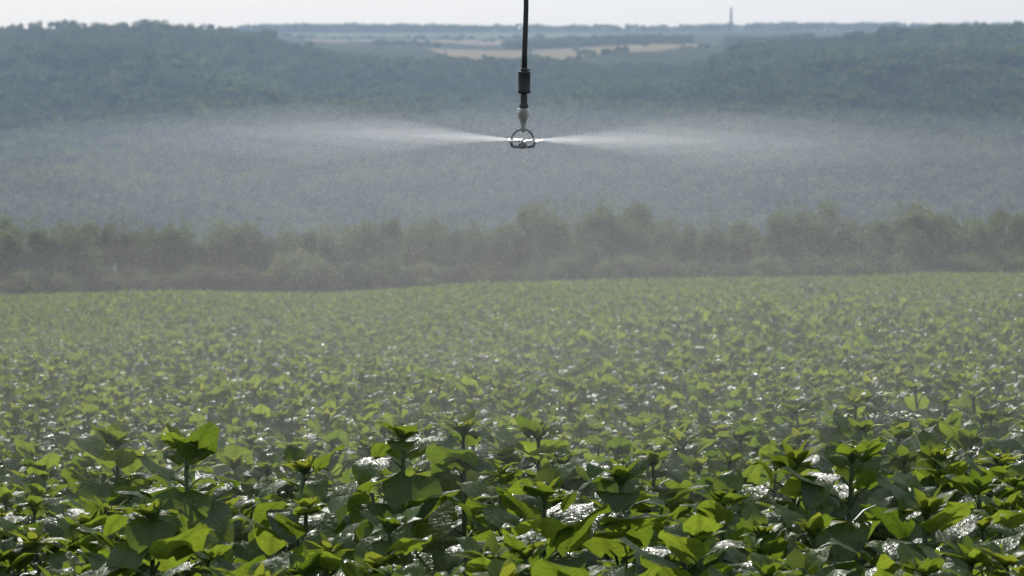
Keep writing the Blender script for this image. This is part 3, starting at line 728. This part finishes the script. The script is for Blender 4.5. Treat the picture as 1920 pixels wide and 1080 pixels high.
ng.links.new(nattr('INT', 'pick'), iop.inputs['Instance Index']); ng.links.new(nattr('FLOAT_VECTOR', 'sc'), iop.inputs['Scale'])
cx = ng.nodes.new('ShaderNodeCombineXYZ'); ng.links.new(nattr('FLOAT', 'rot'), cx.inputs[2]); ng.links.new(cx.outputs[0], iop.inputs['Rotation'])
ng.links.new(iop.outputs[0], go.inputs[0]); crop.modifiers.new('scatter', 'NODES').node_group = ng

# ------------------------------------------------------------------ sprinkler hanging on its hose
SY = 15.6; PXM = SY / F
def spz(row): return -(row - HOR) * PXM
def spx(col): return (col - 960) * PXM
M_rubber = simple_mat('black_hose_rubber', (0.012, 0.012, 0.013), (0.022, 0.022, 0.024), 90, 0.45, 0.2, 0.001)
M_weight = simple_mat('dark_weight_plastic', (0.014, 0.015, 0.016), (0.025, 0.026, 0.028), 60, 0.5, 0.3, 0.001)
M_adapt = simple_mat('dark_grey_plastic', (0.03, 0.03, 0.032), (0.05, 0.05, 0.052), 60, 0.35, 0.2, 0.001)
M_clear = simple_mat('milky_nozzle_plastic', (0.30, 0.29, 0.27), (0.36, 0.35, 0.33), 40, 0.3, 0.1, 0.001, trans=0.35)
M_grey = simple_mat('wet_grey_plastic', (0.04, 0.04, 0.042), (0.06, 0.06, 0.06), 60, 0.2, 0.2, 0.001)
M_arm = simple_mat('pale_grey_wet_plastic', (0.14, 0.14, 0.142), (0.2, 0.2, 0.2), 60, 0.3, 0.2, 0.001)
spr = link('sprinkler', None); spr.location = (spx(980), SY, spz(263))
tag(spr, 'dark irrigation sprinkler with weight and spray head hanging on a black hose', 'sprinkler')
def lp(col, row): return (spx(col) - spr.location.x, 0, spz(row) - spr.location.z)
g = Geo()
tube(g, [lp(994, -760), lp(992, -500), lp(989.5, -250), lp(987.5, -80), lp(986.2, 20), lp(985, 60), lp(983.6, 100), lp(983, 140)], [.0092, .0092, .0092, .0092, .0094, .0098, .0104, .0108], 14)
link('drop_hose', g.mesh('drop_hose', M_rubber), spr)
cxw, _, _ = lp(983, 0)
def lz(row): return lp(0, row)[2]
g = Geo(); lathe(g, [(.0108, lz(134)), (.0145, lz(133)), (.0145, lz(128)), (.0108, lz(127))], 20, loc=(cxw, 0, 0)); box(g, cxw + .012, cxw + .022, -.004, .004, lz(132.5), lz(129)); link('hose_clamp', g.mesh('hose_clamp', M_adapt), spr)
g = Geo(); rw = .0238
lathe(g, [(.009, lz(133.5)), (rw - .002, lz(133.5)), (rw, lz(134.5)), (rw, lz(138)), (rw - .0012, lz(139)), (rw - .0012, lz(168)), (rw, lz(169)), (rw, lz(173.5)), (rw - .003, lz(175)), (.009, lz(175))], 28, loc=(cxw, 0, 0))
link('weight', g.mesh('weight', M_weight), spr)
g = Geo(); prof = [(.0125, lz(174))]
for k in range(7): r = lz(178 + k * 2.2); prof += [(.0128, r), (.0142, r - .0012), (.0128, r - .0026)]
prof += [(.0135, lz(194)), (.0172, lz(196)), (.0178, lz(201)), (.015, lz(203)), (.006, lz(203))]
lathe(g, prof, 12, loc=(cxw - .0015, 0, 0)); link('threaded_adapter', g.mesh('threaded_adapter', M_adapt), spr)
g = Geo(); cc = lp(981, 0)[0]
lathe(g, [(.012, lz(202.5)), (.0215, lz(203.5)), (.0225, lz(206)), (.022, lz(213)), (.0185, lz(221)), (.0125, lz(227)), (.0095, lz(234)), (.0085, lz(241)), (.0075, lz(247)), (.003, lz(248))], 24, loc=(cc, 0, 0))
link('nozzle_body', g.mesh('nozzle_body', M_clear), spr)
for s in (-1, 1):                                            # two half arches of the spray head
    g = Geo(); P_ = []
    for k in range(9):
        a = math.radians(84 - k * 11.5); P_.append((math.cos(a) * .042 * s, 0, -.003 + math.sin(a) * .046))
    tube(g, P_, [.0042] * 8 + [.0052], 10); link('arm', g.mesh('arm', M_arm), spr)
g = Geo()
tube(g, [(-.043, 0, .001), (-.0425, 0, -.012), (-.039, 0, -.021), (-.030, 0, -.024), (.030, 0, -.024), (.039, 0, -.021), (.0425, 0, -.012), (.043, 0, .001)], [.006, .0062, .006, .0055, .0055, .006, .0062, .006], 12)
link('lower_bracket', g.mesh('lower_bracket', M_grey), spr)
g = Geo(); lathe(g, [(.0005, -.001), (.006, -.003), (.010, -.009), (.016, -.012), (.017, -.016), (.012, -.020), (.012, -.028), (.008, -.031), (.0005, -.031)], 20)
link('deflector_plate', g.mesh('deflector_plate', M_grey), spr)
g = Geo(); lathe(g, [(.0028, -.004), (.0022, .004), (.0022, .022), (.003, .034)], 10)
m_w, ntw, ow = new_mat('water_jet'); pw = N(ntw, 'ShaderNodeBsdfPrincipled'); pw.inputs['Base Color'].default_value = (.9, .93, .95, 1); pw.inputs['Roughness'].default_value = .1
pw.inputs['Transmission Weight'].default_value = .6; pw.inputs['IOR'].default_value = 1.33; ntw.links.new(pw.outputs[0], ow.inputs[0])
tag(link('water_jet', g.mesh('water_jet', m_w)), 'thin column of water falling through the spray head', 'water jet', kind='stuff').location = spr.location

m_t, ntt, ot = new_mat('water_thread')
ga = N(ntt, 'ShaderNodeBsdfGlossy'); ga.inputs['Roughness'].default_value = .42
tb = N(ntt, 'ShaderNodeBsdfTranslucent'); tb.inputs[0].default_value = (.95, .96, .98, 1)
nn_ = N(ntt, 'ShaderNodeTexNoise'); nn_.inputs['Scale'].default_value = 260; tcn = N(ntt, 'ShaderNodeTexCoord'); ntt.links.new(tcn.outputs['Object'], nn_.inputs['Vector'])
bb_ = N(ntt, 'ShaderNodeBump'); bb_.inputs['Strength'].default_value = .7; bb_.inputs['Distance'].default_value = .003; ntt.links.new(nn_.outputs['Fac'], bb_.inputs['Height'])
ntt.links.new(bb_.outputs[0], ga.inputs['Normal']); mt_ = N(ntt, 'ShaderNodeMixShader'); mt_.inputs[0].default_value = .45
ntt.links.new(ga.outputs[0], mt_.inputs[1]); ntt.links.new(tb.outputs[0], mt_.inputs[2]); ntt.links.new(mt_.outputs[0], ot.inputs[0])
g = Geo(); rs = np.random.default_rng(5)
for side in (-1, 1):
    for k in range(6):
        a_ = rs.normal(0, .3); r0_ = .012 if k < 4 else .045; L_ = rs.uniform(.04, .06) if k < 4 else rs.uniform(.03, .06); e_ = rs.normal(.03, .04) + (.03 if side < 0 else 0)
        P_ = []; q_ = []
        for j in range(6):
            r = r0_ + L_ * j / 5; P_.append((side * r * math.cos(a_), r * math.sin(a_), -.002 + e_ * r + rs.normal(0, .0006))); q_.append((.0048 if k < 4 else .0030) * rs.uniform(.5, 1.2) * (1 - .75 * j / 5))
        tube(g, P_, q_, 7)
Hn = (sv + Vector((0, -1, .03))).normalized()
for side in (-1, 1):                                      # flat water films added between the threads, tilted to mirror the sun as glare
    for k in range(20):
        r = rs.uniform(.015, .062); a_ = rs.normal(0, .3); e_ = rs.normal(.03, .05) + (.03 if side < 0 else 0)
        cc_ = Vector((side * r * math.cos(a_), r * math.sin(a_), e_ * r - .001)); nrm = (Hn + Vector(rs.normal(0, .13, 3))).normalized()
        u_ = Vector((side, rs.normal(0, .15), .06)); u_ = (u_ - nrm * u_.dot(nrm)).normalized(); v_ = nrm.cross(u_); L_ = rs.uniform(.006, .022); W_ = rs.uniform(.002, .006) * (1.3 - r * 6 * .8)
        V_ = [cc_ + u_ * (L_ * s_) + v_ * (W_ * t_ * (1 - .6 * abs(s_))) for s_ in (-1, -.3, .4, 1) for t_ in (-1, 1)]
        g.add([tuple(q) for q in V_], [(0, 1, 3, 2), (2, 3, 5, 4), (4, 5, 7, 6)])
tag(link('water_threads', g.mesh('water_threads', m_t)), 'bright threads of water leaving the deflector plate with added sun-mirroring films', 'water jet', kind='stuff').location = spr.location

# ------------------------------------------------------------------ spray: drops thrown out as a falling disc
m_d, ntd, od = new_mat('water_drops')
dd_ = N(ntd, 'ShaderNodeBsdfDiffuse'); dd_.inputs[0].default_value = (.85, .86, .90, 1)
dt_ = N(ntd, 'ShaderNodeBsdfTranslucent'); dt_.inputs[0].default_value = (.95, .955, .97, 1)
dg_ = N(ntd, 'ShaderNodeBsdfGlossy'); dg_.inputs['Roughness'].default_value = .25
mx1 = N(ntd, 'ShaderNodeMixShader'); mx1.inputs[0].default_value = .6; mx2 = N(ntd, 'ShaderNodeMixShader'); mx2.inputs[0].default_value = .3
ntd.links.new(dd_.outputs[0], mx1.inputs[1]); ntd.links.new(dt_.outputs[0], mx1.inputs[2]); ntd.links.new(mx1.outputs[0], mx2.inputs[1]); ntd.links.new(dg_.outputs[0], mx2.inputs[2]); ntd.links.new(mx2.outputs[0], od.inputs[0])
octV = np.array([(1, 0, 0), (-1, 0, 0), (0, 1, 0), (0, -1, 0), (0, 0, 1.15), (0, 0, -1.15)], float)
octF = np.array([(0, 2, 4), (2, 1, 4), (1, 3, 4), (3, 0, 4), (2, 0, 5), (1, 2, 5), (3, 1, 5), (0, 3, 5)])
tetV = np.array([(1, 1, 1.2), (1, -1, -1.2), (-1, 1, -1.2), (-1, -1, 1.2)], float) * .8
tetF = np.array([(0, 1, 2), (0, 3, 1), (0, 2, 3), (1, 3, 2)])
def drops(P, rad, bv, bf):
    n = len(P); V = P[:, None, :] + bv[None] * rad[:, None, None]
    return V.reshape(-1, 3), (bf[None] + (np.arange(n) * len(bv))[:, None, None]).reshape(-1, 3)
def disc_spray(rs, n, c, rmax, rise, power, lo, hi, spread0=.004, spread=.035, arms=False):
    """ballistic drops: thrown outwards at speed v under angle e, caught at a random moment of their flight"""
    az = rs.uniform(0, 2 * math.pi, n) if not arms else rs.integers(0, 2, n) * math.pi + rs.normal(0, .55, n)
    e = rise - .025 * np.cos(az) + rs.normal(0, spread, n)
    r = rmax * rs.uniform(0, 1, n) ** power
    reach = rmax * rs.uniform(.35, 1.0, n)                          # where drag has eaten the drop's speed
    rr = np.minimum(r, reach)
    z = rr * np.tan(e) - 0.045 * rr ** 2
    over = np.maximum(r - reach * .5, 0)
    z = z - over * rs.uniform(.0, 1.4, n) - rs.exponential(.03, n) * rr
    P = np.stack([c[0] + rr * np.cos(az), c[1] + rr * np.sin(az) , c[2] + z + rs.normal(0, spread0, n)], -1)
    return P, rs.uniform(lo, hi, n)
c = np.array([spr.location.x, SY, spr.location.z])
rs = np.random.default_rng(77)
# 1) jets close to the head  2) wide sheet and the rain falling from it
P1, r1 = disc_spray(rs, 45000, c, 1.9, .045, .9, .0004, .0009, .003, .06, arms=True)
P2, r2 = disc_spray(rs, 190000, c, 3.8, .065, .75, .0004, .00085, .01, .06)
P3, r3 = disc_spray(rs, 65000, c + np.array([4.6, 1.6, -.06]), 4.2, .11, .7, .0004, .0009, .01, .06)
P4, r4 = disc_spray(rs, 40000, c + np.array([-5.2, 1.4, -.26]), 4.4, .10, .7, .0004, .0009, .01, .06)
# rain under the sheet
n5 = 45000
az = rs.uniform(0, 6.283, n5); rr = 3.2 * np.sqrt(rs.uniform(0.01, 1, n5)); x5 = c[0] + rr * np.cos(az) * 1.5; y5 = c[1] + .6 + rr * np.sin(az)
zt = c[2] - .02 - .07 * np.abs(x5 - c[0]) ** 1.5 + rs.normal(0, .05, n5); zb = canopy_z(x5, y5) - .05; u = rs.uniform(0, 1, n5) ** .9
P5 = np.stack([x5, y5, zt + (zb - zt) * u], -1); r5 = rs.uniform(.0004, .0009, n5)
keep = lambda P: (P[:, 2] > canopy_z(P[:, 0], P[:, 1]) - .1) & (P[:, 1] > 12.2) & (np.hypot(P[:, 0] - c[0], P[:, 1] - c[1]) > .046) & (fbm(P[:, 0] * 1.3 + P[:, 2] * .8 + P[:, 1] * .4, P[:, 2] * 1.1 + 3 + P[:, 1] * .3, 3) * 1.1 + .62 > np.random.default_rng(8).random(len(P)) * .8)
for nm, sets, lab in (('spray_jet', [(P1, r1)], 'bright fan of fine drops thrown sideways from the sprinkler head'),
                      ('spray_drops', [(P2, r2), (P3, r3), (P4, r4), (P5, r5)], 'wide curtain of water drops falling around the sprinkler')):
    P_ = np.concatenate([a for a, b in sets]); r_ = np.concatenate([b for a, b in sets]); k = keep(P_)
    rr_ = np.hypot(P_[:, 0] - c[0], P_[:, 1] - c[1]); k &= np.random.default_rng(4).random(len(P_)) < np.clip((rr_ - .03) / .35, .03, 1)
    V, T = drops(P_[k], r_[k], tetV, tetF)
    tag(link(nm, mesh_np(nm, V, T, m_d, smooth=False)), lab, 'spray', kind='stuff')
# a few large sparkling drops
P6 = np.array([(spx(980), SY, spz(300)), (spx(242), SY - 1.2, -(368 - HOR) / F * (SY - 1.2)), (spx(50), SY, spz(98)), (spx(979), SY - .3, -(392 - HOR) / F * (SY - .3)), (spx(1331), SY, spz(228))])
V, T = drops(P6, np.array([.003, .0032, .0015, .0017, .0015]), octV, octF)
tag(link('large_drops', mesh_np('large_drops', V, T, m_d)), 'few larger glinting drops caught under and beside the head', 'drops', kind='stuff')

# fine mist: nested closed lens shapes, each of even density
def mist(name, cx_, cy_, cz_, rx, ry, up, down, dens, g_, label, colr=(.95, .94, 1.0, 1)):
    gq = Geo(); n = 48; V = []; rows = 15
    for i in range(rows + 1):
        ph = -math.pi / 2 + math.pi * i / rows
        for k in range(n):
            a = 2 * math.pi * k / n; z = math.sin(ph)
            V.append((cx_ + rx * math.cos(ph) * math.cos(a), cy_ + ry * math.cos(ph) * math.sin(a), cz_ + (up if z > 0 else down) * z))
    q = [(i * n + k, i * n + (k + 1) % n, (i + 1) * n + (k + 1) % n, (i + 1) * n + k) for i in range(rows) for k in range(n)]
    gq.add(V, q); m, nt, out = new_mat(name)
    v = N(nt, 'ShaderNodeVolumePrincipled'); v.inputs['Color'].default_value = colr; v.inputs['Density'].default_value = dens; v.inputs['Anisotropy'].default_value = g_
    nt.links.new(v.outputs[0], out.inputs['Volume'])
    o = link(name, gq.mesh(name, m)); tag(o, label, 'mist', kind='stuff')
    return o
mist('spray_mist', c[0] + .7, c[1] + .6, c[2] - .34, 5.0, 3.2, .44, 1.05, .013, .6, 'thin white mist drifting down around the sprinkler')
for q_, lb_ in enumerate(('outer veil of pale mist below the sprinkler', 'wide veil of pale mist below the sprinkler', 'middle veil of pale mist below the sprinkler', 'close veil of pale mist below the sprinkler', 'inner veil of pale mist level with the head')):
    mist('spray_mist', c[0] + (.5, -.25, .35, -.15, .1)[q_], c[1] + (1.6, 2.0, 1.8, 1.6, 1.5)[q_], c[2] - (.20, .14, .12, .08, .04)[q_], (3.6, 2.9, 2.3, 1.8, 1.2)[q_], 1.5, (.34, .27, .24, .19, .14)[q_], (.8, .65, .55, .45, .32)[q_], .0065, .6, lb_)
mist('spray_mist', c[0] + .5, c[1] + 2.8, c[2] - 1.5, 6.5, 4.6, 1.1, 1.5, .005, .6, 'low white mist settling on the crop behind the sprinkler', (.97, .97, .88, 1))
mist('spray_mist', c[0] + 1, 30, -3.4, 12, 10.0, 1.9, 2.2, .003, .6, 'faint far drift of mist over the middle of the field', (.97, .97, .88, 1))
def fan(name, r1, h1, dens, label):
    gq = Geo()
    for sx, rise in ((-1, .055), (1, .012)):
        P_, Rr = [], []
        for k in range(12):
            u = k / 11; r = .046 + (r1 - .046) * u; P_.append((c[0] + sx * r, c[1], c[2] + rise * r - .02 * r * r)); Rr.append(max(.0006, .0025 * (1 - u) + h1 * (min(u / .35, 1) if u < .35 else ((1 - u) / .65) ** .8)))
        tube(gq, P_, Rr, 16)
    m, nt, out = new_mat(name)
    v = N(nt, 'ShaderNodeVolumePrincipled'); v.inputs['Color'].default_value = (1, 1, 1, 1); v.inputs['Density'].default_value = dens; v.inputs['Anisotropy'].default_value = .55
    nt.links.new(v.outputs[0], out.inputs['Volume']); tag(link(name, gq.mesh(name, m)), label, 'spray', kind='stuff')
fan('spray_fan', .13, .006, 90.0, 'brilliant white root of the water fan at the sprinkler head')
fan('spray_fan', .26, .010, 30.0, 'white inner fan of atomised water beside the sprinkler head')
fan('spray_fan', .46, .018, 9.0, 'bright middle fan of atomised water beside the sprinkler head')
fan('spray_fan', .80, .034, 2.8, 'pale outer fan of atomised water beside the sprinkler head')
fan('spray_fan', 1.25, .062, .9, 'wide pale fan of atomised water beside the sprinkler head')
fan('spray_fan', 2.0, .12, .28, 'faint widest fan of atomised water spreading from the head')

# ------------------------------------------------------------------ haze over the valley
g = Geo(); box(g, -4600, 4600, -30, 7400, -100, 45)
mh, nth, oh = new_mat('haze'); vh = N(nth, 'ShaderNodeVolumePrincipled'); vh.inputs['Color'].default_value = (.60, .76, 1.0, 1)
vh.inputs['Density'].default_value = 1.0e-4; vh.inputs['Anisotropy'].default_value = .35
nth.links.new(vh.outputs[0], oh.inputs['Volume'])
tag(link('haze', g.mesh('haze', mh, False)), 'pale summer haze over the valley', 'haze', kind='stuff')
